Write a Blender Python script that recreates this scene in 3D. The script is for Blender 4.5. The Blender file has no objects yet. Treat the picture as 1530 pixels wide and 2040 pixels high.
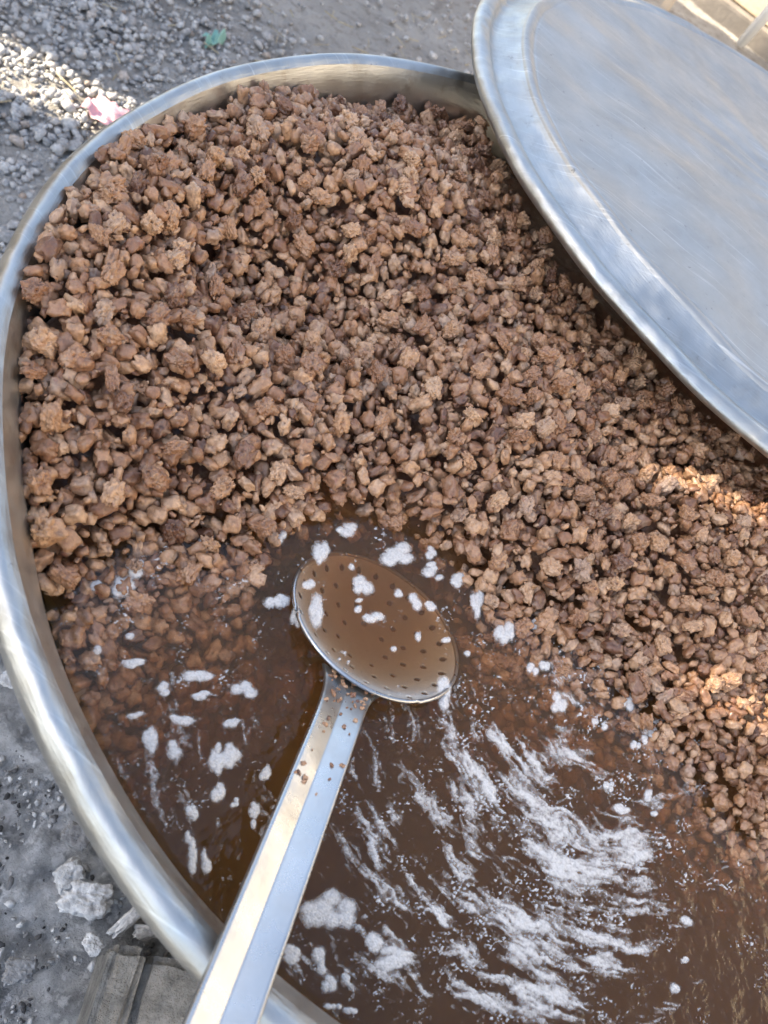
import bpy, bmesh, math, random
import numpy as np
from mathutils import Vector, Matrix, Quaternion

random.seed(4)
rng = np.random.default_rng(7)
S = bpy.context.scene
COL = S.collection

# ------------------------------------------------------------------ camera
R = 0.5            # radius of the pot mouth, metres
ZR = 0.55          # height of the pot mouth above the ground
IW, IH = 1530.0, 2040.0
FPX = 26 / 34.6 * IH
CP = np.array([-0.27927515 * R, -1.11370664 * R, 0.81713162 * R + ZR])
PITCH, ROLL = 0.90047945, 0.65421656
_fw = np.array([0, math.cos(PITCH), -math.sin(PITCH)])
_rt = np.array([1.0, 0, 0])
_up = np.cross(_rt, _fw)
CRT = math.cos(ROLL) * _rt + math.sin(ROLL) * _up
CUP = -math.sin(ROLL) * _rt + math.cos(ROLL) * _up
cd = bpy.data.cameras.new('camera')
cam = bpy.data.objects.new('camera', cd)
COL.objects.link(cam)
M = Matrix.Identity(4)
for i in range(3):
    M[i][0], M[i][1], M[i][2], M[i][3] = CRT[i], CUP[i], -_fw[i], CP[i]
cam.matrix_world = M
cd.sensor_fit = 'VERTICAL'
cd.sensor_height = 34.6
cd.lens = 26
cd.dof.use_dof = True
cd.dof.focus_distance = 0.62
cd.dof.aperture_fstop = 9.0
cd.clip_start = 0.02
cd.clip_end = 400
S.camera = cam

# ------------------------------------------------------------------ light
SUN_EL = math.radians(33)
SUN_AZ = math.atan2(-0.96, -0.28)          # compass-like: x = sin, y = cos
sun_dir = Vector((math.cos(SUN_EL) * math.sin(SUN_AZ), math.cos(SUN_EL) * math.cos(SUN_AZ), math.sin(SUN_EL)))
W = bpy.data.worlds.new('World')
S.world = W
W.use_nodes = True
nt = W.node_tree
bg = nt.nodes['Background']
sky = nt.nodes.new('ShaderNodeTexSky')
sky.sky_type = 'NISHITA'
sky.sun_disc = False
sky.sun_elevation = SUN_EL
sky.sun_rotation = SUN_AZ
sky.air_density = 1.0
sky.dust_density = 2.5
sky.ozone_density = 1.0
hs = nt.nodes.new('ShaderNodeHueSaturation')
hs.inputs['Saturation'].default_value = 0.80
nt.links.new(sky.outputs[0], hs.inputs['Color'])
nt.links.new(hs.outputs[0], bg.inputs[0])
bg.inputs[1].default_value = 0.12
sl = bpy.data.lights.new('sun', 'SUN')
sl.energy = 4.5
sl.angle = math.radians(0.5)
sl.color = (1.0, 0.86, 0.66)
so = bpy.data.objects.new('sun', sl)
COL.objects.link(so)
so.rotation_euler = sun_dir.to_track_quat('Z', 'Y').to_euler()
so.location = (-6, -2, 5)
S.view_settings.view_transform = 'Standard'
S.view_settings.look = 'None'
S.view_settings.exposure = 2.30
S.view_settings.gamma = 1.0
S.cycles.use_denoising = True
S.cycles.volume_bounces = 1
S.cycles.max_bounces = 8
S.cycles.transparent_max_bounces = 12


# ------------------------------------------------------------------ helpers
def at(px, py, z):
    """world point on the level z that the photograph shows at a pixel"""
    d = _fw + ((px - IW / 2) / FPX) * CRT - ((py - IH / 2) / FPX) * CUP
    t = (z - CP[2]) / d[2]
    return CP + t * d


def topix(P):
    d = P - CP
    zz = d @ _fw
    return IW / 2 + FPX * (d @ CRT) / zz, IH / 2 - FPX * (d @ CUP) / zz


def tag(o, label=None, cat=None, group=None, kind=None):
    if label: o['label'] = label
    if cat: o['category'] = cat
    if group: o['group'] = group
    if kind: o['kind'] = kind
    return o


def empty(name, loc=(0, 0, 0)):
    o = bpy.data.objects.new(name, None)
    o.empty_display_size = 0.05
    o.location = loc
    COL.objects.link(o)
    return o


def link(name, me, mat=None, parent=None, smooth=True):
    if mat is not None and not me.materials:
        me.materials.append(mat)
    if smooth:
        me.polygons.foreach_set('use_smooth', [True] * len(me.polygons))
    o = bpy.data.objects.new(name, me)
    COL.objects.link(o)
    if parent is not None:
        o.parent = parent
    return o


def arrmesh(name, V, F):
    """mesh from numpy verts (n,3) and faces (m,k)"""
    V = np.ascontiguousarray(V, dtype=np.float32)
    F = np.ascontiguousarray(F, dtype=np.int32)
    k = F.shape[1]
    me = bpy.data.meshes.new(name)
    me.vertices.add(len(V))
    me.vertices.foreach_set('co', V.ravel())
    me.loops.add(F.size)
    me.loops.foreach_set('vertex_index', F.ravel())
    me.polygons.add(len(F))
    me.polygons.foreach_set('loop_start', np.arange(len(F), dtype=np.int32) * k)
    me.polygons.foreach_set('loop_total', np.full(len(F), k, dtype=np.int32))
    me.update(calc_edges=True)
    return me


def attr(me, name, vals):
    a = me.attributes.new(name, 'FLOAT', 'POINT')
    a.data.foreach_set('value', np.ascontiguousarray(vals, dtype=np.float32))


def lathe(name, prof, seg=256, wob=None):
    prof = np.array(prof, float)
    n = len(prof)
    th = np.linspace(0, 2 * math.pi, seg, endpoint=False)
    r = prof[:, 0][:, None] * np.ones(seg)[None]
    z = prof[:, 1][:, None] * np.ones(seg)[None]
    if wob is not None:
        dr, dz = wob(th[None], prof[:, 0][:, None], prof[:, 1][:, None])
        r = r + dr
        z = z + dz
    V = np.stack([r * np.cos(th), r * np.sin(th), z], -1).reshape(-1, 3)
    i = np.arange(n - 1)[:, None]
    j = np.arange(seg)[None]
    j2 = (j + 1) % seg
    F = np.stack([i * seg + j + 0 * i, i * seg + j2, (i + 1) * seg + j2, (i + 1) * seg + j], -1).reshape(-1, 4)
    return arrmesh(name, V, F)


def smoothprof(pts, n=6):
    """Catmull-Rom through profile points"""
    P = np.array(pts, float)
    out = []
    for i in range(len(P) - 1):
        p0 = P[max(i - 1, 0)]; p1 = P[i]; p2 = P[i + 1]; p3 = P[min(i + 2, len(P) - 1)]
        for t in np.linspace(0, 1, n, endpoint=False):
            out.append(0.5 * ((2 * p1) + (-p0 + p2) * t + (2 * p0 - 5 * p1 + 4 * p2 - p3) * t * t + (-p0 + 3 * p1 - 3 * p2 + p3) * t ** 3))
    out.append(P[-1])
    return out


_perm = rng.permutation(1024)
_val = rng.random(1024)


def vnoise(x, y, z=0.0):
    x, y, z = np.broadcast_arrays(np.asarray(x, float), np.asarray(y, float), np.asarray(z, float))
    xi, yi, zi = np.floor(x).astype(int), np.floor(y).astype(int), np.floor(z).astype(int)
    xf, yf, zf = x - xi, y - yi, z - zi
    u, v, w = [t * t * t * (t * (t * 6 - 15) + 10) for t in (xf, yf, zf)]

    def h(a, b, c):
        return _val[_perm[(_perm[(_perm[a & 1023] + b) & 1023] + c) & 1023]]
    c00 = h(xi, yi, zi) * (1 - u) + h(xi + 1, yi, zi) * u
    c10 = h(xi, yi + 1, zi) * (1 - u) + h(xi + 1, yi + 1, zi) * u
    c01 = h(xi, yi, zi + 1) * (1 - u) + h(xi + 1, yi, zi + 1) * u
    c11 = h(xi, yi + 1, zi + 1) * (1 - u) + h(xi + 1, yi + 1, zi + 1) * u
    return (c00 * (1 - v) + c10 * v) * (1 - w) + (c01 * (1 - v) + c11 * v) * w


def fbm(x, y, z=0.0, o=4, g=0.5):
    a, s, t, f = 1.0, 0.0, 0.0, 1.0
    for k in range(o):
        s = s + a * vnoise(x * f + 17.3 * k, y * f + 9.1 * k, np.asarray(z) * f + 5.7 * k)
        t += a; a *= g; f *= 2.03
    return s / t


def ico(sub):
    bm = bmesh.new()
    bmesh.ops.create_icosphere(bm, subdivisions=sub, radius=1.0)
    bm.verts.ensure_lookup_table()
    V = np.array([v.co[:] for v in bm.verts])
    F = np.array([[v.index for v in f.verts] for f in bm.faces])
    bm.free()
    return V, F


def randrot(n):
    q = rng.normal(size=(n, 4))
    q /= np.linalg.norm(q, axis=1)[:, None]
    w, x, y, z = q.T
    return np.stack([np.stack([1 - 2 * (y * y + z * z), 2 * (x * y - z * w), 2 * (x * z + y * w)], -1),
                     np.stack([2 * (x * y + z * w), 1 - 2 * (x * x + z * z), 2 * (y * z - x * w)], -1),
                     np.stack([2 * (x * z - y * w), 2 * (y * z + x * w), 1 - 2 * (x * x + y * y)], -1)], 1)


def lump(V, p=3.5, amp=0.30, grains=0):
    """an irregular torn cube of meat (or a stone) from unit sphere points"""
    o = rng.uniform(0, 400, 3)
    v = V / (np.sum(np.abs(V) ** p, axis=1) ** (1 / p))[:, None]
    ax = np.array([1.15, rng.uniform(.7, 1.0), rng.uniform(.55, .9)])
    if rng.random() < .2: ax[0] = rng.uniform(1.3, 1.5)
    v = v * ax
    n1 = fbm(*(V * 1.3 + o).T, o=2) - .5
    n2 = fbm(*(V * 3.1 + o + 50).T, o=2) - .5
    n3 = fbm(*(V * np.array([4.5, 7.0, 7.0]) + o + 90).T, o=3) - .5
    pit = np.clip(vnoise(*(V * 2.6 + o + 140).T) - .60, 0, 1)
    s = 1 + amp * (1.7 * n1 + 1.3 * n2 + 1.3 * n3) - 3.2 * amp * pit
    if grains:
        c = rng.normal(size=(grains, 3)); c /= np.linalg.norm(c, axis=1)[:, None]
        dd = np.sqrt(np.clip(2 - 2 * (V @ c.T), 0, 4))
        ds = np.sort(dd, axis=1)
        s = s * (.93 + .42 * np.sqrt(np.clip(ds[:, 1] - ds[:, 0], 0, .30)) * .6)
    return v * np.clip(s, .45, 1.45)[:, None]


def scatter(name, lumps, F, P, rad, rots=None, squash=None, tint=None, pick=None):
    """join many lumps into one mesh"""
    n = len(P)
    nv = lumps[0].shape[0]
    if rots is None: rots = randrot(n)
    if pick is None: pick = rng.integers(0, len(lumps), n)
    L = np.stack(lumps)[pick] * rad[:, None, None]
    Vv = np.einsum('nij,nvj->nvi', rots, L)
    if squash is not None: Vv[:, :, 2] *= squash
    Vv = Vv + P[:, None, :]
    Ff = (F[None] + (np.arange(n) * nv)[:, None, None]).reshape(-1, F.shape[1])
    me = arrmesh(name, Vv.reshape(-1, 3), Ff)
    attr(me, 'tint', np.repeat(rng.random(n) if tint is None else tint, nv))
    return me


def box(x0, x1, y0, y1, z0, z1, bev=0.0, seg=2):
    bm = bmesh.new()
    bmesh.ops.create_cube(bm, size=1)
    for v in bm.verts:
        v.co = Vector((x0 if v.co.x < 0 else x1, y0 if v.co.y < 0 else y1, z0 if v.co.z < 0 else z1))
    if bev:
        bmesh.ops.bevel(bm, geom=bm.edges[:], offset=bev, segments=seg, affect='EDGES')
    return bm


def bmobj(name, bm, mat, parent=None, smooth=False):
    me = bpy.data.meshes.new(name)
    bm.to_mesh(me)
    bm.free()
    return link(name, me, mat, parent, smooth)


# ------------------------------------------------------------------ materials
class NT:
    def __init__(s, name):
        s.m = bpy.data.materials.new(name)
        s.m.use_nodes = True
        s.t = s.m.node_tree
        s.b = s.t.nodes['Principled BSDF']
        s.out = s.t.nodes['Material Output']

    def n(s, typ, **kw):
        o = s.t.nodes.new('ShaderNode' + typ)
        for k, v in kw.items():
            if k.startswith('i_'):
                o.inputs[k[2:].replace('_', ' ')].default_value = v
            else:
                setattr(o, k, v)
        return o

    def l(s, a, b):
        s.t.links.new(a, b)

    def coord(s, kind='Object', scale=(1, 1, 1)):
        tc = s.n('TexCoord')
        mp = s.n('Mapping')
        mp.inputs['Scale'].default_value = scale
        s.l(tc.outputs[kind], mp.inputs[0])
        return mp.outputs[0]

    def noise(s, co, scale, detail=4, rough=.55, dist=0):
        o = s.n('TexNoise')
        o.inputs['Scale'].default_value = scale
        o.inputs['Detail'].default_value = detail
        o.inputs['Roughness'].default_value = rough
        o.inputs['Distortion'].default_value = dist
        s.l(co, o.inputs['Vector'])
        return o.outputs['Fac']

    def ramp(s, fac, stops):
        o = s.n('ValToRGB')
        e = o.color_ramp.elements
        while len(e) < len(stops): e.new(.5)
        for el, (p, c) in zip(e, stops):
            el.position = p
            el.color = (*c, 1) if len(c) == 3 else c
        s.l(fac, o.inputs[0])
        return o.outputs[0]

    def mix(s, fac, a, b, mode='MIX'):
        o = s.n('Mix', data_type='RGBA', blend_type=mode)
        if isinstance(fac, (int, float)): o.inputs[0].default_value = fac
        else: s.l(fac, o.inputs[0])
        for sock, v in ((o.inputs[6], a), (o.inputs[7], b)):
            if isinstance(v, tuple): sock.default_value = (*v, 1)
            else: s.l(v, sock)
        return o.outputs[2]

    def math(s, op, a, b=0.0, clamp=False):
        o = s.n('Math', operation=op, use_clamp=clamp)
        for sock, v in ((o.inputs[0], a), (o.inputs[1], b)):
            if isinstance(v, (int, float)): sock.default_value = v
            else: s.l(v, sock)
        return o.outputs[0]

    def rng(s, v, a, b, c, d):
        o = s.n('MapRange')
        o.inputs[1].default_value, o.inputs[2].default_value = a, b
        o.inputs[3].default_value, o.inputs[4].default_value = c, d
        s.l(v, o.inputs[0])
        return o.outputs[0]

    def bump(s, h, dist, strength=1.0, prev=None):
        o = s.n('Bump')
        o.inputs['Strength'].default_value = strength
        o.inputs['Distance'].default_value = dist
        s.l(h, o.inputs['Height'])
        if prev is not None: s.l(prev, o.inputs['Normal'])
        return o.outputs[0]


ZL = ZR - .15 * R      # level of the broth


def m_meat(name, src):
    k = NT(name)
    if src == 'object':
        oi = k.n('ObjectInfo')
        tint = oi.outputs['Random']
    else:
        a = k.n('Attribute', attribute_name='tint')
        tint = a.outputs['Fac']
    co = k.coord('Object')
    geo = k.n('NewGeometry')
    pos = geo.outputs['Position']
    base = k.ramp(tint, [(0, (.11, .046, .024)), (.15, (.26, .124, .060)), (.45, (.38, .200, .102)), (.7, (.47, .268, .142)), (.90, (.58, .37, .22)), (1, (.38, .25, .17))])
    n1 = k.noise(pos, 260, 5, .65)
    c = k.mix(k.rng(n1, .35, .7, 0, .55), base, (.11, .048, .030), 'MIX')
    n2 = k.noise(pos, 85, 3)
    c = k.mix(k.rng(n2, .52, .72, 0, .5), c, (.44, .30, .20))
    n3 = k.noise(pos, 150, 2)
    c = k.mix(k.rng(n3, .62, .75, 0, .55), c, (.21, .075, .050))
    k.l(c, k.b.inputs['Base Color'])
    sx = k.n('SeparateXYZ'); k.l(pos, sx.inputs[0])
    wet = k.rng(sx.outputs[2], ZL, ZL + .02, 1, 0)
    k.l(k.math('SUBTRACT', k.rng(n2, .3, .7, .52, .34), k.math('MULTIPLY', wet, .3)), k.b.inputs['Roughness'])
    k.b.inputs['Specular IOR Level'].default_value = .5
    k.b.inputs['Coat Weight'].default_value = .5
    k.b.inputs['Coat Roughness'].default_value = .2
    wv = k.noise(pos, 520, 4, .7)
    bp = k.bump(wv, .0020, .6)
    vo = k.n('TexVoronoi'); vo.inputs['Scale'].default_value = 330; k.l(pos, vo.inputs['Vector'])
    bp = k.bump(vo.outputs['Distance'], .0014, .35, bp)
    k.l(bp, k.b.inputs['Normal'])
    return k.m


def m_alu(name, col=(.62, .63, .64), r0=.24, r1=.42, dent=.004, dscale=9, scratch=True, stain=None, metallic=1.0, scuff=0.0):
    k = NT(name)
    co = k.coord('Object')
    n = k.noise(co, 14, 5, .6)
    c = k.mix(k.rng(n, .35, .7, 0, .6), col, tuple(x * .72 for x in col))
    if stain:
        n4 = k.noise(co, 30, 6, .7)
        c = k.mix(k.rng(n4, .55, .72, 0, .7), c, stain)
    if scuff:
        for rot, sc_ in ((.5, (3, 90, 3)), (2.0, (4, 130, 4)), (1.2, (2, 60, 2))):
            tc = k.n('TexCoord'); mp = k.n('Mapping')
            mp.inputs['Rotation'].default_value = (0, 0, rot)
            mp.inputs['Scale'].default_value = sc_
            k.l(tc.outputs['Object'], mp.inputs[0])
            c = k.mix(k.rng(k.noise(mp.outputs[0], 3.0, 3, .6), .62, .74, 0, scuff), c, tuple(min(1, x * 1.55) for x in col))
        sp = k.noise(co, 120, 3, .7)
        c = k.mix(k.rng(sp, .66, .74, 0, scuff), c, tuple(x * .35 for x in col))
        bl = k.noise(co, 6, 3, .6)
        c = k.mix(k.rng(bl, .5, .7, 0, .5), c, tuple(x * 1.25 for x in col))
    k.l(c, k.b.inputs['Base Color'])
    k.b.inputs['Metallic'].default_value = metallic
    n5 = k.noise(co, 55, 4, .7)
    k.l(k.rng(n5, .3, .7, r0, r1), k.b.inputs['Roughness'])
    d1 = k.noise(co, dscale, 2, .5)
    bp = k.bump(d1, dent * 6, .5)
    if scratch:
        cs = k.coord('Object', (1, 1, 14))
        d2 = k.noise(cs, 60, 3, .6)
        bp = k.bump(d2, .0006, .5, bp)
    d3 = k.noise(co, 420, 3, .7)
    bp = k.bump(d3, .00022, .4, bp)
    k.l(bp, k.b.inputs['Normal'])
    return k.m


def m_rough(name, stops, scale, bumps, rough=.9, sub=None):
    k = NT(name)
    co = k.coord('Object')
    n = k.noise(co, scale, 6, .62)
    c = k.ramp(n, stops)
    if sub:
        n2 = k.noise(co, sub[0], 4, .6)
        c = k.mix(k.rng(n2, sub[1], sub[2], 0, sub[4] if len(sub) > 4 else 1), c, sub[3])
    k.l(c, k.b.inputs['Base Color'])
    k.b.inputs['Roughness'].default_value = rough
    k.b.inputs['Specular IOR Level'].default_value = .25
    bp = None
    for sc, d in bumps:
        bp = k.bump(k.noise(co, sc, 5, .65), d, .8, bp)
    k.l(bp, k.b.inputs['Normal'])
    return k.m


def m_tint(name, stops, rough=.85, nscale=160, bumpd=.0015):
    k = NT(name)
    a = k.n('Attribute', attribute_name='tint')
    c = k.ramp(a.outputs['Fac'], stops)
    geo = k.n('NewGeometry')
    n = k.noise(geo.outputs['Position'], nscale, 4, .65)
    c2 = k.mix(1.0, c, k.ramp(n, [(.3, (.6, .6, .6)), (.7, (1.15, 1.15, 1.15))]), 'MULTIPLY')
    k.l(c2, k.b.inputs['Base Color'])
    k.b.inputs['Roughness'].default_value = rough
    k.b.inputs['Specular IOR Level'].default_value = .3
    k.l(k.bump(n, bumpd, .8), k.b.inputs['Normal'])
    return k.m


MEAT = m_meat('meat_chunk', 'object')
MEATS = m_meat('meat_mass', 'attr')
POT = m_alu('pot_aluminium', (.62, .61, .56), .30, .48, .004, 7, True, (.36, .30, .23))
RIM = m_alu('rim_aluminium', (.42, .435, .43), .34, .52, .003, 16, True, (.30, .30, .28), 1.0, .5)
LID = m_alu('lid_aluminium', (.41, .41, .395), .40, .56, .0035, 7, True, (.33, .335, .33), .9, .7)
BOWL = m_alu('bowl_metal', (.62, .61, .57), .30, .48, .001, 12, False, None, .4)
STEEL = m_alu('skimmer_steel', (.44, .45, .455), .22, .38, .0012, 12, False)
CONC = m_rough('block_concrete', [(.3, (.13, .13, .128)), (.5, (.22, .22, .21)), (.7, (.32, .315, .30))], 60, [(70, .008), (260, .008)], .95, (7, .5, .7, (.09, .09, .092), .7))
GROUND = m_rough('dirt', [(.3, (.27, .255, .235)), (.5, (.36, .345, .32)), (.7, (.44, .42, .39))], 5, [(30, .02), (120, .006), (400, .002)], .95, (40, .5, .66, (.20, .18, .16), .7))
ASH = m_rough('ash', [(.3, (.12, .124, .13)), (.5, (.34, .35, .36)), (.68, (.60, .61, .625))], 30, [(60, .012), (220, .014), (600, .008)], 1.0, (70, .52, .62, (.60, .61, .63), .8))
GRAVEL = m_tint('gravel_stone', [(0, (.30, .295, .29)), (.35, (.40, .39, .38)), (.7, (.48, .47, .455)), (.93, (.58, .565, .54)), (1, (.34, .26, .20))])
CHAR = m_tint('charcoal', [(0, (.03, .03, .032)), (.4, (.12, .12, .125)), (.7, (.32, .325, .33)), (1, (.62, .63, .64))], .95, 110, .006)
PLASTER = m_rough('sand_wall', [(.3, (.48, .39, .28)), (.7, (.60, .50, .37))], 9, [(50, .006), (240, .002)], .9)
WHITEW = m_rough('pale_wall', [(.3, (.42, .39, .35)), (.7, (.52, .48, .43))], 6, [(50, .006), (240, .002)], .9)
BRICK = m_rough('sand_brick', [(.3, (.50, .41, .30)), (.7, (.66, .55, .42))], 12, [(60, .006), (200, .003)], .9)
MORTAR = m_rough('mortar', [(.3, (.22, .19, .16)), (.7, (.30, .27, .23))], 20, [(90, .004)], .95)
WOOD = m_rough('stool_wood', [(.3, (.18, .11, .06)), (.7, (.30, .19, .11))], 12, [(90, .002)], .7)
WHITEP = m_rough('white_plastic', [(.3, (.62, .62, .60)), (.7, (.74, .74, .72))], 9, [(200, .0006)], .45)
GREYP = m_rough('grey_kerb', [(.3, (.14, .13, .12)), (.7, (.22, .20, .18))], 14, [(80, .004)], .9)

# ------------------------------------------------------------------ ground
gx = np.concatenate([np.linspace(-60, -2.2, 14), np.linspace(-2.0, 1.2, 150), np.linspace(1.5, 60, 14)])
gy = np.concatenate([np.linspace(-60, -1.6, 14), np.linspace(-1.4, 3.6, 220), np.linspace(4, 60, 12)])
X, Y = np.meshgrid(gx, gy, indexing='ij')
Z = (fbm(X * 3, Y * 3, o=3) - .5) * .035 + (fbm(X * 14, Y * 14, o=3) - .5) * .018
Z -= .004
ii, jj = np.meshgrid(np.arange(len(gx) - 1), np.arange(len(gy) - 1), indexing='ij')
q = ii * len(gy) + jj
GF = np.stack([q, q + len(gy), q + len(gy) + 1, q + 1], -1).reshape(-1, 4)
tag(link('ground', arrmesh('ground', np.stack([X, Y, Z], -1).reshape(-1, 3), GF), GROUND), 'bare trodden dirt ground around the pot', kind='structure')

# gravel on the far left, thinning into bare dirt
I0, IF0 = ico(1)
stones = []
for k in range(14):
    v = I0 * np.array([1, rng.uniform(.65, .95), rng.uniform(.5, .8)])
    stones.append(v * (1 + .75 * (rng.random(len(v)) - .5))[:, None])
n = 42000
gp = np.stack([rng.uniform(-1.75, -.3, n), rng.uniform(-.35, 2.6, n)], -1)
dens = np.clip(1.35 - np.clip(gp[:, 1] - .62 - .35 * (fbm(gp[:, 0] * 3, gp[:, 1] * 3) - .5), 0, 9) * 2.2, .05, 1)
gp = gp[(rng.random(n) < dens) & (np.hypot(gp[:, 0], gp[:, 1]) > .42)]
rad = np.clip(rng.lognormal(math.log(.0058), .42, len(gp)), .0022, .016)
gp3 = np.column_stack([gp, rng.uniform(-.004, .009, len(gp)) + rad * .15])
st = link('gravel', scatter('gravel', stones, IF0, gp3, rad, squash=.75), GRAVEL, smooth=False)
tag(st, 'loose grey crushed gravel spread over the ground behind the pot', 'gravel', kind='stuff')

# bits of straw and twigs lying on the dirt
pv, pf = [], []
for k in range(150):
    y = rng.uniform(.2, 2.6); x = -1.3 + .25 * y + rng.uniform(-.3, .55)
    a = rng.uniform(0, 3.14); ln = rng.uniform(.015, .055); w = rng.uniform(.0007, .0016)
    d = np.array([math.cos(a), math.sin(a), rng.uniform(-.1, .1)]); s = np.array([-d[1], d[0], 0]) * w
    c = np.array([x, y, .014 + rng.uniform(0, .006)])
    b = len(pv)
    for e in (-1, 1):
        for (u, v) in ((-1, 0), (1, 0), (0, 1.6)):
            pv.append(c + e * d * ln * .5 + s * u + np.array([0, 0, w * v]))
    pf += [(b, b + 1, b + 4, b + 3), (b + 1, b + 2, b + 5, b + 4), (b + 2, b, b + 3, b + 5)]
me = arrmesh('straw', np.array(pv), np.array(pf)); attr(me, 'tint', rng.random(len(pv)))
STRAW = m_tint('straw', [(0, (.35, .28, .16)), (1, (.62, .55, .40))])
tag(link('straw', me, STRAW), 'dry straw bits strewn over the dirt behind the pot', 'straw', kind='stuff')


def scrap(name, loc, sx, sy, col, label, seed):
    """a crumpled piece of thin plastic"""
    k = NT(name)
    k.b.inputs['Base Color'].default_value = (*col, 1)
    k.b.inputs['Roughness'].default_value = .4
    m = 18
    u, v = np.meshgrid(np.linspace(-1, 1, m), np.linspace(-1, 1, m), indexing='ij')
    z = (fbm(u * 1.6 + seed, v * 1.6, o=3) - .3) * .05 + .012
    edge = 1 - .35 * fbm(u * 2 + seed, v * 2 + 5, o=2)
    V = np.stack([u * sx * edge, v * sy * edge, z], -1).reshape(-1, 3)
    a, b = np.meshgrid(np.arange(m - 1), np.arange(m - 1), indexing='ij'); q = a * m + b
    me = arrmesh(name, V, np.stack([q, q + m, q + m + 1, q + 1], -1).reshape(-1, 4))
    o = link(name, me, k.m)
    o.location = loc
    md = o.modifiers.new('thick', 'SOLIDIFY'); md.thickness = .0012
    return tag(o, label, 'scrap')


p = at(215, 228, .02)
scrap('plastic_scrap', (p[0], p[1], .005), .05, .035, (.62, .34, .37), 'crumpled pink plastic scrap lying on the gravel beside the pot', 3.1)
p = at(426, 76, .02)
scrap('plastic_scrap', (p[0], p[1], .0), .014, .035, (.22, .42, .36), 'small green plastic scrap lying on the dirt behind the pot', 8.4)

# ------------------------------------------------------------------ added unseen walls that shade the pot and bounce sun, far wall and post
def wallobj(name, boxes, mat, label, cat, loc=(0, 0, 0)):
    bm = bmesh.new()
    for b in boxes:
        t = box(*b)
        me = bpy.data.meshes.new('t'); t.to_mesh(me); t.free(); bm.from_mesh(me); bpy.data.meshes.remove(me)
    o = bmobj(name, bm, mat)
    return tag(o, label, cat)


def gaps(x0, x1, y0, y1, H, holes):
    """a wall slab with rectangular openings (ya, yb, za, zb), holes sorted by y and not overlapping in y"""
    out, y = [], y0
    for (ya, yb, za, zb) in sorted(holes):
        out.append((x0, x1, y, ya, 0, H))
        out.append((x0, x1, ya, yb, 0, za))
        out.append((x0, x1, ya, yb, zb, H))
        y = yb
    out.append((x0, x1, y, y1, 0, H))
    return out


TY = .28 / .96
TZ = math.tan(SUN_EL) / .96


def through(p, x=-3.5):
    return p[1] - (p[0] - x) * TY, p[2] + (p[0] - x) * TZ


SLITS = []  # openings in the added wall, placed to throw sun patches on the meat
for (px_, py_, w_, h_) in ((1500, 1085, .0215, .10), (1514, 1430, .0200, .08)):
    y_, z_ = through(at(px_, py_, ZR - .06))
    if all(abs(y_ - .5 * (a_ + b_)) > .06 for a_, b_, _, _ in SLITS):
        SLITS.append((y_ - w_, y_ + w_, z_ - h_, z_ + h_))
ya, za = through((-1.12, .53, 0))  # opening in the added wall for the sun strip on the gravel
yb, zb = through((-.87, .155, 0))
wallobj('added_shade_wall', gaps(-3.55, -3.45, -2.7, 2.3, 3.7, [(ya - .105, ya + .070, za - .45, za + .16), (yb - .035, yb + .035, zb - .3, zb + .03)] + SLITS),
        PLASTER, 'added tall sand coloured wall, out of view, shading the pot from the sun', 'wall')  # unseen slab added to block the sun, openings shape the lit patches
wallobj('added_bounce_wall', [(3.2, 3.45, -5, 6, 0, 3.2)], WHITEW, 'added sunlit sand coloured wall, out of view, bouncing warm light from the right', 'wall')  # unseen slab added to reflect warm sun onto meat and metal

# far sand-brick wall with its bricks
fw_ = empty('brick_wall', (.6, 3.42, 0))
tag(fw_, 'sunlit sand coloured brick wall beyond the lid', 'wall')
bmobj('core', box(-2.2, 2.2, .02, .22, 0, 1.5), MORTAR, fw_)
bme = bpy.data.meshes.new('brick')
bm = box(-.118, .118, -.012, .03, -.029, .029, .004, 2); bm.to_mesh(bme); bm.free()
bme.materials.append(BRICK)
for r in range(10):
    for c in range(10):
        o = bpy.data.objects.new('brick', bme)
        COL.objects.link(o); o.parent = fw_
        o.location = (-1.7 + c * .25 + (.125 if r % 2 else 0), rng.uniform(-.003, .003), .27 + r * .067)
bmobj('plinth', box(-2.2, 2.2, -.03, .019, .06, .235, .006), PLASTER, fw_)
bmobj('footing', box(-2.2, 2.2, -.10, .019, -.03, .057, .006), GREYP, fw_)


def tube(path, r, seg=12):
    path = [Vector(p) for p in path]
    V, F = [], []
    for i, p in enumerate(path):
        t = (path[min(i + 1, len(path) - 1)] - path[max(i - 1, 0)]).normalized()
        a = t.orthogonal().normalized(); b = t.cross(a)
        for k in range(seg):
            th = 2 * math.pi * k / seg
            V.append(p + (a * math.cos(th) + b * math.sin(th)) * r)
    for i in range(len(path) - 1):
        for k in range(seg):
            F.append((i * seg + k, i * seg + (k + 1) % seg, (i + 1) * seg + (k + 1) % seg, (i + 1) * seg + k))
    return np.array([v[:] for v in V]), np.array(F)


# white plastic chair whose legs stand before the wall
p = at(1472, 92, 0)
ch = empty('plastic_chair', (p[0], p[1], 0))
tag(ch, 'white plastic chair standing before the sunlit brick wall', 'chair')
for (lx, ly, sp) in ((0, 0, 1), (.40, .06, -1), (.02, .42, 1), (.42, .46, -1)):
    bm = bmesh.new()
    bmesh.ops.create_cube(bm, size=1)
    for v in bm.verts:
        top = v.co.z > 0
        w = .030 if top else .019
        v.co = Vector((lx + (v.co.x * 2 * w) + (.03 * sp if top else 0), ly + v.co.y * 2 * w * .8, .42 if top else .0))
    bmesh.ops.bevel(bm, geom=bm.edges[:], offset=.008, segments=2, affect='EDGES')
    bmobj('leg', bm, WHITEP, ch, True)
bmobj('seat', box(-.02, .46, -.04, .50, .42, .45, .012, 3), WHITEP, ch, True)
bm = box(-.01, .45, .47, .50, .45, .86, .012, 3)
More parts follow.
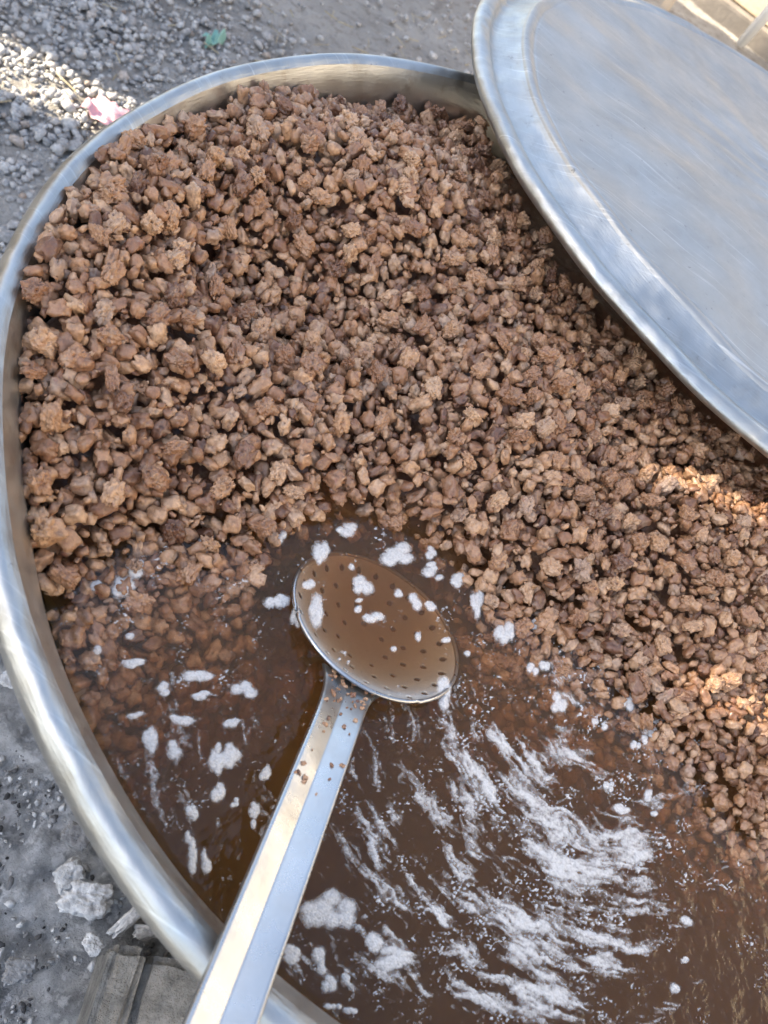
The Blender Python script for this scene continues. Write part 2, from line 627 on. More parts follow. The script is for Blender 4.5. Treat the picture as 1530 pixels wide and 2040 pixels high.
for v in bm.verts: v.co.y += (v.co.z - .45) * .25
bmobj('backrest', bm, WHITEP, ch, True)
p = at(1326, 14, 0)
pst = tag(bmobj('wooden_stake', box(p[0] - .018, p[0] + .018, p[1] - .018, p[1] + .018, -.02, .5, .004), BRICK), 'thin pale wooden stake standing behind the lid', 'stake')

# ------------------------------------------------------------------ ash bed, charcoal and blocks
m = 190
ax_, ay_ = np.linspace(-.85, .45, m), np.linspace(-1.0, .1, m)
X, Y = np.meshgrid(ax_, ay_, indexing='ij')
rr = np.hypot(X, Y + .15)
edge = np.clip(1 - rr / .62, 0, 1) ** .7
Z = .035 * edge + (fbm(X * 11, Y * 11, o=4) - .5) * .05 * np.clip(edge * 4, 0, 1) + (fbm(X * 45, Y * 45, o=3) - .5) * .016 - .02 * (edge <= .02)
q = np.arange(m - 1)[:, None] * m + np.arange(m - 1)[None]
F = np.stack([q, q + m, q + m + 1, q + 1], -1).reshape(-1, 4)
tag(link('ash_bed', arrmesh('ash_bed', np.stack([X, Y, Z], -1).reshape(-1, 3), F), ASH), 'grey wood ash heaped on the ground under the pot', 'ash', kind='stuff')
n = 20000
ap = np.stack([rng.uniform(-.85, .3, n), rng.uniform(-.95, .0, n)], -1)
az_ = .035 * np.clip(1 - np.hypot(ap[:, 0], ap[:, 1] + .15) / .62, 0, 1) ** .7
rad = np.clip(rng.lognormal(math.log(.0018), .5, n), .0009, .0065)
I1, IF1 = ico(2)
cin = [lump(I0, 3, .4) for _ in range(12)]
tag(link('cinders', scatter('cinders', cin, IF0, np.column_stack([ap, az_ + rad * .3]), rad, tint=np.clip(rng.beta(1.7, 1.2, n), 0, 1)), CHAR, smooth=False),
    'small cinders and ash crumbs scattered beside the pot', 'cinders', kind='stuff')
I2, IF2 = ico(5)
for (px, py, sx, sy, sz, rz, lab, tint) in (
        (172, 1790, .035, .028, .024, .4, 'largest white ashed charcoal lump below the pot rim', .95),
        (140, 1745, .020, .022, .018, 1.2, 'pale ashed charcoal lump just above the largest one', .85),
        (258, 1830, .030, .013, .015, 1.3, 'narrow white charcoal sliver above the concrete block', .95),
        (300, 1855, .022, .016, .013, .6, 'small pale charcoal lump tucked against the pot above the block', .8),
        (153, 1665, .020, .019, .012, .1, 'square grey-green cinder lying in the pale ash', .55),
        (40, 1935, .020, .017, .014, .5, 'grey stone in the dark ash at lower left', .6),
        (20, 1355, .015, .017, .012, .2, 'round pale stone beside the left pot rim', .9),
        (185, 1880, .008, .020, .008, 1.4, 'thin white ash splinter beside the concrete block', .97)):
    p = at(px, py, .05)
    v = lump(I2, 4.5, .24)
    me = arrmesh('charcoal', v * np.array([sx, sy, sz]) * .60, IF2)
    attr(me, 'tint', np.clip(tint + .35 * (fbm(*(v * 2.3).T, o=3) - .5), 0, 1))
    o = link('charcoal_lump', me, CHAR)
    o.location = (p[0], p[1], .05)
    o.rotation_euler.z = rz
    tag(o, lab, 'charcoal', 'charcoal lumps in the ash')

BH = ZR - .775 * R


def block(loc, rz, label):
    """hollow concrete block lying on its side, cores facing up"""
    e = empty('concrete_block', loc)
    e.rotation_euler.z = rz
    tag(e, label, 'block', 'blocks under the pot')
    L, Wd, t = .38, .19, .032
    bm = bmesh.new()
    outer = [(-Wd / 2, 0), (Wd / 2, 0), (Wd / 2, L), (-Wd / 2, L)]
    bs = [(-Wd / 2, -Wd / 2 + t, 0, L), (Wd / 2 - t, Wd / 2, 0, L), (-Wd / 2 + t + .0005, Wd / 2 - t - .0005, .002, t), (-Wd / 2 + t + .0005, Wd / 2 - t - .0005, L * .4, L * .4 + t), (-Wd / 2 + t + .0005, Wd / 2 - t - .0005, L - .13, L - .002)]
    for i, (a, b, c, d) in enumerate(bs):
        z1 = BH - (.0 if i < 2 else .006)
        o = bmobj(('side_wall', 'side_wall', 'end_web', 'middle_web', 'end_web')[i], box(a, b, c, d, .0, z1, .006, 2), CONC, e)
        md = o.modifiers.new('sub', 'SUBSURF'); md.subdivision_type = 'SIMPLE'; md.levels = 3; md.render_levels = 3
        tx = bpy.data.textures.get('clod') or bpy.data.textures.new('clod', 'CLOUDS'); tx.noise_scale = .011
        dm = o.modifiers.new('rough', 'DISPLACE'); dm.texture = tx; dm.strength = .008; dm.mid_level = .62; dm.texture_coords = 'GLOBAL'
    return e


# outward end of the visible block
pb = at(300, 1985, BH)
block((.127, -.806, 0), .37, 'rough grey concrete block on the ground beside the pot at lower left')
for a, lab in ((math.radians(150), 'grey concrete block under the far left side of the pot'), (math.radians(32), 'grey concrete block under the right side of the pot'), (math.radians(-75), 'grey concrete block wholly beneath the near side of the pot')):
    q_ = .50 if a > -1 else .36
    block((q_ * math.cos(a), q_ * math.sin(a), 0), a + math.pi / 2, lab)

# ------------------------------------------------------------------ pot
pot = empty('cooking_pot', (0, 0, ZR))
tag(pot, 'huge dented aluminium cooking pot full of browned meat and broth', 'pot')


def wob(th, r, z):
    a = .0016 * np.sin(3 * th + .6) + .0011 * np.sin(7 * th + 2) + .0006 * np.sin(17 * th)
    g = np.exp(z / .25)
    return a * g, .0009 * np.sin(5 * th + 1) * g + 0 * r


inner = smoothprof([(0, -.76), (.35, -.758), (.66, -.75), (.80, -.715), (.87, -.64), (.915, -.53), (.940, -.40), (.954, -.28), (.961, -.18), (.966, -.11), (.973, -.065), (.982, -.030), (.993, -.006)], 5)
outer_ = smoothprof([(.992, -.060), (.980, -.10), (.973, -.18), (.966, -.28), (.952, -.40), (.927, -.535), (.882, -.65), (.81, -.73), (.67, -.768), (.35, -.775), (0, -.775)], 5)
rimp = smoothprof([(.993, -.006), (1.0, .0), (1.007, .0035), (1.014, .003), (1.020, -.002), (1.026, -.010), (1.029, -.022), (1.028, -.036), (1.022, -.046), (1.010, -.052), (.992, -.060)], 5)
f_ = lambda P: [(a * R, b * R) for a, b in P]
link('inner_wall', lathe('inner_wall', f_(inner), 288, wob), POT, pot)
link('outer_wall', lathe('outer_wall', f_(outer_), 288, wob), POT, pot)
link('rolled_rim', lathe('rolled_rim', f_(rimp), 288, wob), RIM, pot)

# ------------------------------------------------------------------ lid lying half across the pot
lid = empty('pot_lid', (.17747 * R, 1.14958 * R, ZR + .0139 * R))
ln = Vector((.04, .06, 1)).normalized()
lid.rotation_mode = 'QUATERNION'
lid.rotation_quaternion = Vector((0, 0, 1)).rotation_difference(ln)
tag(lid, 'large dull aluminium lid slid half off the pot', 'lid')
LR = 1.0489 * R
plate = smoothprof([(0, .030), (.2, .0295), (.45, .0285), (.7, .0275), (.84, .0270), (.862, .0255), (.872, .0290), (.880, .0305), (.888, .0285), (.893, .023)], 8)
chan = smoothprof([(.893, .023), (.905, .014), (.925, .003), (.940, -.004), (.950, -.005), (.957, -.001)], 6)
roll = smoothprof([(.957, -.001), (.965, .006), (.978, .0085), (.990, .006), (.998, -.001), (1.0, -.008), (.996, -.016), (.985, -.019), (.972, -.014), (.955, -.012)], 5)
under = smoothprof([(.955, -.012), (.94, -.012), (.92, -.004), (.895, .015), (.87, .021), (.6, .021), (0, .022)], 4)
g_ = lambda P: [(a * LR, b * LR / .5245 * .55) for a, b in P]


def lwob(th, r, z):
    x, y = r * np.cos(th), r * np.sin(th)
    w = (fbm(x * 5 + 3, y * 5, o=3) - .5) * .016 + (fbm(x * 13, y * 13 + 7, o=2) - .5) * .004
    k = np.clip((LR - r) / .06, 0, 1)
    return 0 * (th + r), w * k + .0008 * np.sin(6 * th) + .0006 * np.sin(23 * th)


link('plate', lathe('plate', g_(plate), 240, lwob), LID, lid)
link('channel', lathe('channel', g_(chan), 240, lwob), RIM, lid)
link('rolled_edge', lathe('rolled_edge', g_(roll), 240, lwob), RIM, lid)
link('underside', lathe('underside', g_(under), 240, lwob), LID, lid)

# stool that carries the far half of the lid
zst = ZR + .0069 - (.06 * .42) - .012
stl = empty('wooden_stool', (.12, 1.0, 0))
tag(stl, 'low wooden stool under the far half of the lid', 'stool')
bmobj('seat', box(-.16, .16, -.14, .14, zst - .035, zst, .006), WOOD, stl)
for sx in (-1, 1):
    for sy in (-1, 1):
        bmobj('leg', box(sx * .13 - .02, sx * .13 + .02, sy * .11 - .02, sy * .11 + .02, -.02, zst - .036, .004), WOOD, stl)
    bmobj('stretcher', box(sx * .13 - .012, sx * .13 + .012, -.09, .09, .15, .185, .003), WOOD, stl)

# ------------------------------------------------------------------ the heap of meat
ZL = ZR - .15 * R      # level of the broth
bpx = [(-120, 1330), (40, 1250), (125, 1240), (205, 1130), (330, 1085), (470, 1105), (560, 1080), (650, 1050), (730, 1075), (840, 1100), (890, 1135), (1000, 1215), (1100, 1280), (1200, 1350), (1290, 1440), (1380, 1535), (1420, 1605), (1480, 1675), (1560, 1700), (1800, 1740)]
BL = np.array([at(a, b, ZL)[:2] for a, b in bpx])


def sdist(x, y):
    """signed distance to the shoreline of the broth, positive on the meat side"""
    best = np.full(x.shape, 9.0)
    sign = np.ones(x.shape)
    for a, b in zip(BL[:-1], BL[1:]):
        d = b - a
        t = np.clip(((x - a[0]) * d[0] + (y - a[1]) * d[1]) / (d @ d), 0, 1)
        ex, ey = x - a[0] - t * d[0], y - a[1] - t * d[1]
        dd = np.hypot(ex, ey)
        s = np.where(d[0] * (y - a[1]) - d[1] * (x - a[0]) >= 0, 1, -1)
        up = dd < best - 1e-9
        best = np.where(up, dd, best)
        sign = np.where(up, s, sign)
    return best * sign


shore = sdist


BC = at(752, 1244, ZL)[:2]
MOUNDS = [(*at(620, 370, ZR - .03)[:2], .026, .075), (*at(860, 420, ZR - .04)[:2], .024, .085), (*at(540, 570, ZR - .06)[:2], -.022, .055), (*at(330, 700, ZR - .06)[:2], .010, .05), (*at(960, 760, ZR - .06)[:2], .018, .06), (*at(740, 640, ZR - .06)[:2], -.012, .035), (*at(560, 900, ZR - .08)[:2], .012, .04)]


def heap(x, y):
    d = shore(x, y)
    left = np.clip((-.08 - x) / .25, 0, 1)
    dl = np.hypot(x, y)
    above = .046 * (1 - np.exp(-np.clip(d, 0, 9) / .07))
    below = np.clip(d, -9, 0) * (.55 - .38 * left + .7 * np.clip((x - .05) / .15, 0, 1)) - np.clip(-d - .10, 0, 9) * .35
    bumps = (fbm(x * 9, y * 9, 3.3, o=3) - .5) * .046 * np.clip(d / .08 + .3, .15, 1) + (.024 * np.clip((.10 - y) / .25, 0, 1) - .006 * np.clip(y / .15, 0, 1)) * np.clip((dl - .34) / .11, 0, 1) * np.clip(d / .035, 0, 1)
    ridge = 0.0
    for (gx_, gy_, amp_, sg_) in MOUNDS:
        ridge = ridge + amp_ * np.exp(-((x - gx_) ** 2 + (y - gy_) ** 2) / (2 * sg_ * sg_)) * np.clip(d / .05, 0, 1)
    z = ZL + above + below + bumps + ridge
    k = np.clip((np.hypot(x - BC[0], y - BC[1]) - .080) / .02, 0, 1)      # pushed aside by the skimmer
    z = np.where(k < 1, np.minimum(z, ZL - .05 + .06 * k), z)
    return np.maximum(z, ZR - .36)


def wallr(z):
    t = (z - ZR) / R
    return R * np.interp(t, [-.76, -.71, -.64, -.53, -.40, -.28, -.18, -.11, -.06, 0], [.62, .80, .87, .915, .94, .954, .961, .966, .973, .99])


m = 150
X, Y = np.meshgrid(np.linspace(-.5, .5, m), np.linspace(-.5, .5, m), indexing='ij')
Z = heap(X, Y) - .030
keep = np.hypot(X, Y) < wallr(Z) - .004
q = np.arange(m - 1)[:, None] * m + np.arange(m - 1)[None]
kf = keep[:-1, :-1] & keep[1:, :-1] & keep[1:, 1:] & keep[:-1, 1:]
F = np.stack([q, q + m, q + m + 1, q + 1], -1)[kf]
me = arrmesh('heap_core', np.stack([X, Y, Z], -1).reshape(-1, 3), F)
attr(me, 'tint', np.full(m * m, .1))
heapobj = link('meat_heap', me, MEATS)
tag(heapobj, 'packed mass of brown crumbled meat filling the pot', 'meat', kind='stuff')

LU, LF = ico(5)
MU, MF = ico(3)
lumpsL = [lump(LU, rng.uniform(2.6, 5), rng.uniform(.24, .38), (0, 26, 40, 60)[k % 4]) for k in range(28)]
lumpsM = [lump(MU, rng.uniform(2.4, 5), rng.uniform(.28, .42), (0, 14, 22)[k % 3]) for k in range(30)]
SU, SF = ico(2)
lumpsS = [lump(SU, 3, .40) for _ in range(16)]


def visible(P, margin=0):
    u, v = topix(P)
    return (u > -margin) & (u < IW + margin) & (v > -margin) & (v < IH + margin)


lidc = np.array([.17747 * R, 1.14958 * R])


def underlid(P):
    """hidden by the lid as the photograph is taken"""
    d = P - CP
    zt = ZR + .02
    t = (zt - CP[2]) / d[:, 2]
    x = CP + d * t[:, None]
    return np.hypot(x[:, 0] - lidc[0], x[:, 1] - lidc[1]) < LR * .985


def darts(n, rmin, rmax, sep, tries, lo, test=None):
    """points on the heap with a radius each, kept apart"""
    cell = rmax * 2 * sep
    gridd = {}
    out = []
    xs = rng.uniform(-.49, .49, (tries, 2))
    rs = np.sort(np.clip(rng.lognormal(math.log((rmin * .6 + rmax * .4)), .34, tries), rmin, rmax))[::-1]
    rs = rs * np.interp(xs[:, 0], [-.2, .15], [.90, .78])
    hz = heap(xs[:, 0], xs[:, 1])
    d = shore(xs[:, 0], xs[:, 1])
    ok = (np.hypot(xs[:, 0], xs[:, 1]) < wallr(hz) - rs * .55) & (d > lo)
    P3 = np.column_stack([xs, hz])
    ok &= visible(P3, 80) & ~underlid(P3)
    if test is not None: ok &= test(xs, d)
    for i in np.nonzero(ok)[0]:
        x, y = xs[i]; r = rs[i]
        cx, cy = int(x // cell), int(y // cell)
        good = True
        for a in (-1, 0, 1):
            for b in (-1, 0, 1):
                for (x2, y2, r2) in gridd.get((cx + a, cy + b), ()):
                    if (x - x2) ** 2 + (y - y2) ** 2 < ((r + r2) * sep) ** 2:
                        good = False; break
                if not good: break
            if not good: break
        if good:
            gridd.setdefault((cx, cy), []).append((x, y, r))
            out.append((x, y, hz[i], r, d[i]))
            if len(out) >= n: break
    return np.array(out)


# the 300 largest pieces, each on its own
big = darts(300, .0053, .0090, 1.0, 16000, -.05)
pm = []
for v in lumpsL:
    me = arrmesh('meat_chunk', v, LF)
    me.materials.append(MEAT)
    me.polygons.foreach_set('use_smooth', [True] * len(me.polygons))
    pm.append(me)
u_, v_ = topix(big[:, :3])
for k, (x, y, z, r, d) in enumerate(big):
    o = bpy.data.objects.new('meat_chunk', pm[k % len(pm)])
    COL.objects.link(o)
    zz = z + r * rng.uniform(.0, 1.05)
    o.location = (x, y, zz)
    o.rotation_mode = 'QUATERNION'
    o.rotation_quaternion = Quaternion(rng.normal(size=4)).normalized()
    s = r * .90
    o.scale = (s, s, s)
    if d < .018:
        tag(o, 'brown meat chunk lying wet at the edge of the broth', 'meat chunk', 'meat chunks at the edge of the broth')
    elif math.hypot(x, y) > .40 and u_[k] < 900:
        tag(o, 'brown meat chunk near the inner wall of the pot', 'meat chunk', 'meat chunks along the pot wall')
    elif u_[k] > 850 and v_[k] < u_[k] * .80 + 60:
        tag(o, 'brown meat chunk on the heap close to the lid', 'meat chunk', 'meat chunks close to the lid')
    elif u_[k] > 800:
        tag(o, 'brown meat chunk on the right half of the heap', 'meat chunk', 'meat chunks on the right half of the heap')
    else:
        tag(o, 'brown meat chunk on the left half of the heap', 'meat chunk', 'meat chunks on the left half of the heap')

# smaller pieces and crumbs: far too many to count
P_all, r_all = [], []
mid = darts(10500, .0032, .0068, .64, 130000, -.13)
zj = rng.uniform(-2.4, .7, len(mid)) * mid[:, 3]
zj = np.where(mid[:, 4] < -.005, rng.uniform(-.5, .9, len(mid)) * mid[:, 3], zj)
PM = np.column_stack([mid[:, 0], mid[:, 1], mid[:, 2] + zj])
hi = np.arange(len(mid)) < 2500
PM = np.where((rng.random(len(mid)) < .3)[:, None] & ~hi[:, None], PM - np.array([0, 0, .006]), PM)
me = scatter('meat_bits', lumpsM, MF, PM[hi], mid[hi, 3] * 1.0)
me2 = scatter('meat_bits_fine', lumpsS, SF, PM[~hi], mid[~hi, 3] * 1.05)
mb = link('meat_bits', me, MEATS)
tag(link('small_meat_bits', me2, MEATS), 'tiny brown meat bits filling the gaps in the heap', 'meat bits', kind='stuff')
tag(mb, 'countless small brown meat bits packed between the larger chunks', 'meat bits', kind='stuff')
n = 7000
xs = rng.uniform(-.48, .48, (n, 2))
hz = heap(xs[:, 0], xs[:, 1])
P3 = np.column_stack([xs, hz + rng.uniform(-.014, .006, n)])
ok = (np.hypot(xs[:, 0], xs[:, 1]) < wallr(hz) - .006) & (shore(xs[:, 0], xs[:, 1]) > -.03) & visible(P3, 60) & ~underlid(P3)
P3 = P3[ok]
rad = np.clip(rng.lognormal(math.log(.0018), .35, len(P3)), .0008, .0035)

cr = link('meat_crumbs', scatter('meat_crumbs', lumpsS, SF, P3, rad), MEATS)
tag(cr, 'fine meat crumbs sprinkled over the heap', 'meat crumbs', kind='stuff')

# ------------------------------------------------------------------ broth
def broth_mat():
    k = NT('broth')
    k.t.nodes.remove(k.b)
    tr = k.n('BsdfTransparent'); tr.inputs[0].default_value = (1, 1, 1, 1)
    gl = k.n('BsdfGlossy'); gl.inputs['Roughness'].default_value = .03
    geo = k.n('NewGeometry')
    n = k.noise(geo.outputs['Position'], 55, 3, .5)
    n2 = k.noise(geo.outputs['Position'], 330, 2, .5)
    bp = k.bump(n, .006, .5)
    bp = k.bump(n2, .0006, .35, bp)
    k.l(bp, gl.inputs['Normal'])
    fr = k.n('Fresnel'); fr.inputs[0].default_value = 1.40
    k.l(bp, fr.inputs['Normal'])
    bf = k.math('SUBTRACT', 1.0, geo.outputs['Backfacing'])
    mx = k.n('MixShader')
    k.l(k.math('MULTIPLY', fr.outputs[0], bf), mx.inputs[0]); k.l(tr.outputs[0], mx.inputs[1]); k.l(gl.outputs[0], mx.inputs[2])
    k.l(mx.outputs[0], k.out.inputs['Surface'])
    ab = k.n('VolumeAbsorption'); ab.inputs['Color'].default_value = (.70, .455, .15, 1); ab.inputs['Density'].default_value = 45
    sc = k.n('VolumeScatter'); sc.inputs['Color'].default_value = (.90, .62, .27, 1); sc.inputs['Density'].default_value = 7.5
    ad = k.n('AddShader')
    k.l(ab.outputs[0], ad.inputs[0]); k.l(sc.outputs[0], ad.inputs[1])
    k.l(ad.outputs[0], k.out.inputs['Volume'])
    return k.m


prof = [(0, ZL)] + [(float(wallr(ZL)) * f - .0015, ZL) for f in (.3, .6, .9, .99, 1.0)] + [(float(wallr(z)) - .0015, z) for z in np.linspace(ZL - .01, ZR - .33, 12)] + [(0, ZR - .352)]
br = link('broth', lathe('broth', prof, 160), broth_mat(), smooth=False)
br.data.flip_normals()
tag(br, 'murky brown meat broth standing in the near half of the pot', 'broth', kind='stuff')


# ------------------------------------------------------------------ skimmer
def skimmer():
    e = empty('skimmer')
    tag(e, 'long handled perforated metal skimmer lying in the broth', 'skimmer')
    # bowl plane: sunk at the far side, lifted at the handle side
    cen = at(752, 1242, ZL - .0085)
    neck = at(686, 1390, ZL + .0245)
    rimc = at(458, 1985, ZR + .014)
    Rb = .0735 * (CP[2] - ZL) / (CP[2] - ZR + .1)
    ax = neck - cen
    ax = ax / np.linalg.norm(ax)
    side = np.cross(ax, [0, 0, 1.0]); side /= np.linalg.norm(side)
    nrm = np.cross(side, ax)
    if nrm[2] < 0: nrm = -nrm; 
    nr, ns = 86, 480
    holes = []
    for ring, cnt, off in ((.88, 24, .0), (.70, 18, .1), (.50, 12, .0), (.30, 7, .2)):
        for i in range(cnt):
            a = 2 * math.pi * i / cnt + off
            holes.append((ring * math.cos(a), ring * math.sin(a)))
    holes = np.array(holes) * Rb
    rs = np.linspace(.0, 1, nr) * Rb
    th = np.linspace(0, 2 * math.pi, ns, endpoint=False)
    RR, TT = np.meshgrid(rs, th, indexing='ij')
    U, V_ = RR * np.cos(TT), RR * np.sin(TT)
    Hh = -.025 * (1 - (RR / Rb) ** 2) + .0015 * np.exp(-((RR / Rb - 1) / .05) ** 2)
    P = cen + U[..., None] * ax + V_[..., None] * side + Hh[..., None] * nrm
    i = np.arange(nr - 1)[:, None]; j = np.arange(ns)[None]; j2 = (j + 1) % ns
    q = np.stack([i * ns + j, i * ns + j2, (i + 1) * ns + j2, (i + 1) * ns + j], -1)
    uc = .5 * (U[:-1] + np.roll(U, -1, 1)[1:]); vc = .5 * (V_[:-1] + np.roll(V_, -1, 1)[1:])
    keep = np.ones(uc.shape, bool)
    for hx, hy in holes:
        keep &= (uc - hx) ** 2 + (vc - hy) ** 2 > .0024 ** 2
    me = arrmesh('bowl', P.reshape(-1, 3), q[keep].reshape(-1, 4))
    o = link('bowl', me, BOWL, e)
    md = o.modifiers.new('thick', 'SOLIDIFY'); md.thickness = .0012; md.offset = -1
    lp = [cen + (math.cos(t) * ax + math.sin(t) * side) * Rb + nrm * .0012 for t in np.linspace(0, 2 * math.pi, 121)]
    lv, lf = tube(lp, .0016, 8)
    link('lip', arrmesh('lip', lv, lf), STEEL, e)
    # handle: folded sheet with a ridge along the middle and turned-down lips
    edge = cen + ax * Rb * .95
    d = rimc - edge
    Lh = np.linalg.norm(d)
    sections = []
    tot = Lh + .28
    for s in np.linspace(0, tot, 60):
        c = edge + d / Lh * s
        # the neck dips to meet the bowl
        c = c + np.array([0, 0, -.006]) * math.exp(-s / .03)
        w = .0143 + .007 * math.exp(-s / .011)
        h = .0055 * min(1, .25 + s / .05)
        sd = np.cross(d / Lh, [0, 0, 1.0]); sd /= np.linalg.norm(sd)
        up = np.cross(sd, d / Lh)
        prof = [(-1.02, .3), (-1.03, .85), (-.98, 1.0), (-.90, .93), (-.06, .06), (.0, .0), (.06, .06), (.90, .93), (.98, 1.0), (1.03, .85), (1.02, .3)]
        sections.append([c + sd * w * a + up * h * b for a, b in prof])
    Sx = np.array(sections)
    a, b = Sx.shape[:2]
    q = np.arange(a - 1)[:, None] * b + np.arange(b - 1)[None]
    me = arrmesh('handle', Sx.reshape(-1, 3), np.stack([q, q + b, q + b + 1, q + 1], -1).reshape(-1, 4))
    o = link('handle', me, STEEL, e, False)
    md = o.modifiers.new('thick', 'SOLIDIFY'); md.thickness = .0012; md.offset = 0
    return e, Sx, cen, ax, side, nrm, Rb


sk, Sx, bcen, bax, bside, bnrm, Rb = skimmer()
# crumbs stuck to the neck of the skimmer
cp, crd = [], []
for k in range(60):
    i = min(int(abs(rng.normal(0, 1.6)) if k < 42 else rng.uniform(1, 12)), 22)
    j = 3 if rng.random() < .5 else 6
    t, w_ = rng.random(), rng.random()
    a_ = Sx[i, j] * (1 - t) + Sx[i + 1, j] * t
    b_ = Sx[i, j + 1] * (1 - t) + Sx[i + 1, j + 1] * t
    cp.append(a_ * (1 - w_) + b_ * w_ + np.array([0, 0, .0009]))
    crd.append(rng.uniform(.0006, .0021))
tag(link('stuck_crumbs', scatter('stuck_crumbs', lumpsS, SF, np.array(cp), np.array(crd)), MEATS), 'tiny meat crumbs stuck to the neck of the skimmer', 'meat crumbs', kind='stuff')

# ------------------------------------------------------------------ foam
def foam():
    st = .0008
    xs = np.arange(-.46, .46, st); ys = np.arange(-.5, .05, st)
    X, Y = np.meshgrid(xs, ys, indexing='ij')
    P = np.stack([X, Y, np.full(X.shape, ZL)], -1)
    u, v = topix(P)
    d = sdist(X, Y)
    ok = (np.hypot(X, Y) < float(wallr(ZL)) - .003) & (u > -60) & (u < IW + 60) & (v > 900) & (v < IH + 90) & (d < .03)
    wx = (fbm(u / 60, v / 60, 1.5, o=3) - .5); wy = (fbm(u / 60, v / 60, 7.5, o=3) - .5)
    fine = fbm(u / 9, v / 9, 2.5, o=3)
    F = np.zeros(X.shape)
    blobs = [(790, 1103, 20, 15), (720, 1168, 17, 17), (908, 1162, 15, 13), (712, 1215, 7, 7), (714, 1198, 7, 5), (742, 1235, 16, 10), (828, 1200, 14, 14), (858, 1205, 11, 9), (790, 1182, 9, 9), (833, 1268, 7, 11), (1003, 1265, 13, 18), (1058, 1335, 11, 11), (952, 1212, 10, 22), (930, 1300, 6, 6), (886, 1280, 9, 6), (785, 1295, 6, 6), (640, 1105, 12, 22), (612, 1165, 14, 12), (632, 1215, 12, 24), (560, 1200, 18, 15), (590, 1225, 9, 20), (406, 1085, 9, 16), (270, 1135, 14, 18), (188, 1167, 13, 12), (248, 1172, 15, 18), (252, 1267, 11, 8), (196, 1294, 8, 8), (270, 1324, 20, 9), (394, 1343, 24, 14), (328, 1372, 15, 12), (396, 1388, 17, 8), (490, 1375, 14, 14), (268, 1425, 14, 6), (360, 1437, 18, 9), (456, 1437, 16, 9), (300, 1482, 12, 20), (340, 1490, 15, 15), (432, 1510, 13, 26), (455, 1500, 18, 22), (430, 1580, 13, 14), (380, 1617, 11, 16), (470, 1600, 9, 9), (532, 1540, 8, 16), (508, 1620, 9, 18), (385, 1700, 10, 30), (410, 1720, 8, 20), (370, 1672, 7, 12), (640, 1805, 34, 30), (665, 1830, 26, 26), (582, 1898, 16, 15), (635, 1905, 14, 18), (655, 1955, 12, 18), (690, 1945, 10, 14), (655, 2010, 12, 10), (695, 2012, 14, 10), (745, 1880, 16, 22), (785, 1905, 30, 14), (770, 1925, 26, 12), (880, 1375, 12, 20), (1250, 1395, 14, 17), (1210, 1570, 9, 9), (1290, 1585, 9, 10), (1230, 1610, 14, 8), (1370, 1830, 13, 9), (1365, 1912, 10, 8), (1340, 1965, 11, 13), (1062, 1250, 12, 10), (1085, 1330, 9, 12), (1110, 1400, 11, 16), (1090, 1550, 8, 5), (1280, 1475, 9, 7), (1262, 1480, 8, 9), (1300, 1620, 7, 6), (700, 1130, 6, 6), (560, 1068, 8, 14), (860, 1135, 16, 12), (690, 1055, 18, 10), (1200, 1450, 6, 6), (1180, 1440, 5, 9), (855, 1100, 10, 10)]
    rb = np.random.default_rng(21)
    cl = []
    for (bx, by, sx, sy) in blobs:
        if max(sx, sy) < 9:
            cl.append((bx, by, sx, sy)); continue
        for _ in range(3 if max(sx, sy) < 16 else 6):
            f = rb.uniform(.45, .85)
            cl.append((bx + rb.normal() * sx * .42, by + rb.normal() * sy * .42, max(sx * f, 5), max(sy * f, 5)))
    for (bx, by, sx, sy) in cl:
        m_ = (abs(u - bx) < 3.2 * sx + 30) & (abs(v - by) < 3.2 * sy + 30)
        g = np.exp(-(((u[m_] + wx[m_] * 16 - bx) / sx) ** 2 + ((v[m_] + wy[m_] * 16 - by) / sy) ** 2) * .9)
        F[m_] = np.maximum(F[m_], g * 1.25)
    # streaks that the skimmer drew in arcs through the broth
    cx, cy = 1290., 1230.
    uu, vv = u + wx * 42, v + wy * 42
    rho = np.hypot(uu - cx, vv - cy)
    th = np.arctan2(vv - cy, uu - cx)
    s1 = fbm(rho / 26, th * rho / 92, 3.7, o=4, g=.58)
    s2 = fbm(rho / 10, th * rho / 36, 11.7, o=3, g=.6)
    big_ = fbm(u / 95, v / 95, 4.4, o=2)
    mask = np.zeros(X.shape)
    for (mx, my, sx, sy, a) in ((960, 1470, 110, 90, .9), (1010, 1590, 150, 110, 1.0), (1130, 1720, 170, 120, .95), (1080, 1850, 190, 110, 1.15), (870, 1780, 110, 120, .85), (900, 1930, 140, 80, .9), (760, 1700, 60, 130, .7), (1150, 1400, 60, 90, .7), (1230, 1560, 90, 100, .6), (1120, 1960, 130, 60, 1.1), (790, 1430, 70, 40, .5), (1260, 1720, 100, 150, .85), (750, 1960, 110, 70, .6), (1000, 1990, 150, 50, .9), (700, 1600, 40, 60, .3), (330, 1500, 160, 160, .22), (540, 1650, 60, 120, .25)):
        mask = np.maximum(mask, a * np.exp(-(((u - mx) / sx) ** 2 + ((v - my) / sy) ** 2) * .7))
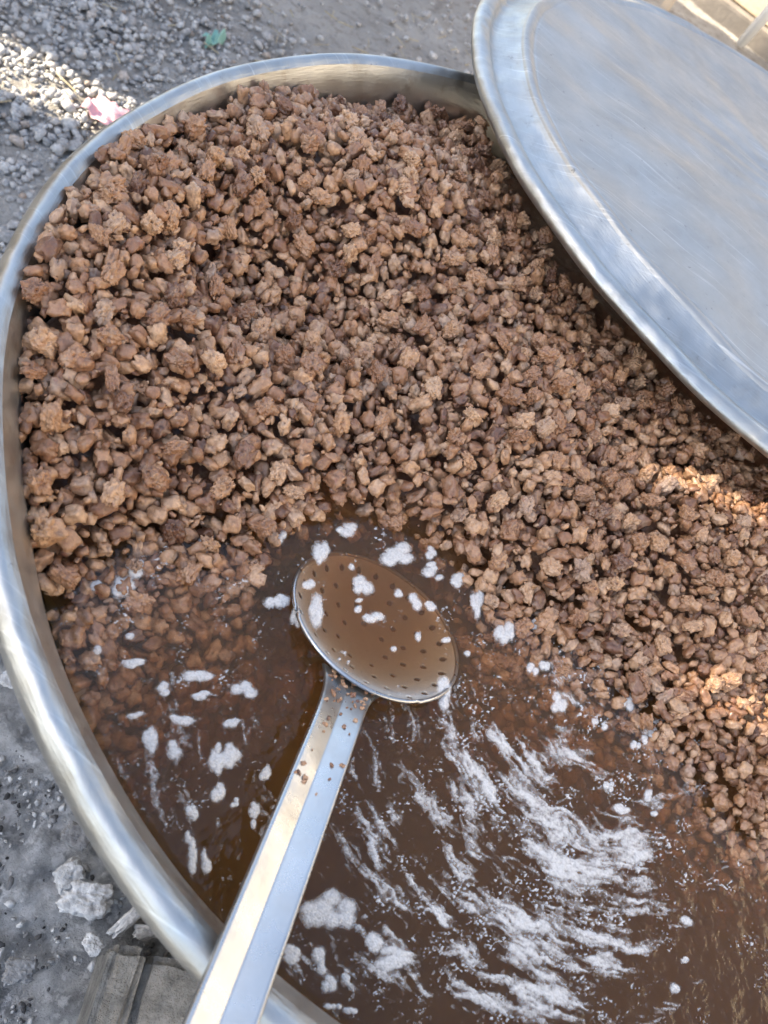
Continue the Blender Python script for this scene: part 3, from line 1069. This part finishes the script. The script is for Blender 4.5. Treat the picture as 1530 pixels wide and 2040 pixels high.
    St = .52 * s1 + .34 * s2 + .26 * (big_ - .5) + .20 * fine + .25 * mask
    St = np.where(mask > .08, (St - .586) * 3.1, 0)
    F = np.maximum(F - .35 * (fine - .45), St)
    # froth of single bubbles
    sp = vnoise(u / 3.6, v / 3.6, 9.1) * .6 + fbm(u / 40, v / 40, 6.6, o=3) * .60 + .13 * np.minimum(mask, .8)
    F = np.maximum(F, (sp - .785) * 3.2)
    # none inside dry meat
    F = np.where(ok, F, 0)
    cov = np.clip((F - .18) / .62, 0, 1)
    h = .0004 + .0016 * np.clip(F - .25, 0, 1) + .0006 * fine
    keep = (cov > .02)
    nx, ny = X.shape
    q = np.arange(nx - 1)[:, None] * ny + np.arange(ny - 1)[None]
    kf = keep[:-1, :-1] | keep[1:, :-1] | keep[1:, 1:] | keep[:-1, 1:]
    kf &= ok[:-1, :-1] & ok[1:, :-1] & ok[1:, 1:] & ok[:-1, 1:]
    Fc = np.stack([q, q + ny, q + ny + 1, q + 1], -1)[kf]
    used = np.unique(Fc)
    rem = np.full(nx * ny, -1); rem[used] = np.arange(len(used))
    V = np.stack([X, Y, ZL + h], -1).reshape(-1, 3)[used]
    me = arrmesh('foam', V, rem[Fc])
    attr(me, 'cover', cov.ravel()[used])
    k = NT('foam')
    a = k.n('Attribute', attribute_name='cover')
    geo = k.n('NewGeometry')
    vo = k.n('TexVoronoi'); vo.inputs['Scale'].default_value = 700; k.l(geo.outputs['Position'], vo.inputs['Vector'])
    n = k.noise(geo.outputs['Position'], 520, 4, .7)
    k.b.inputs['Base Color'].default_value = (.66, .66, .65, 1)
    k.b.inputs['Roughness'].default_value = .5
    k.l(k.bump(vo.outputs['Distance'], .0012, .6), k.b.inputs['Normal'])
    al = k.math('ADD', k.math('MULTIPLY', a.outputs['Fac'], 1.5), k.math('MULTIPLY', k.math('SUBTRACT', n, .5), 1.8))
    k.l(k.rng(al, .18, 1.6, 0, .84), k.b.inputs['Alpha'])
    o = link('foam', me, k.m)
    tag(o, 'white fat foam drifting in streaks and blobs on the broth', 'foam', kind='stuff')


foam()
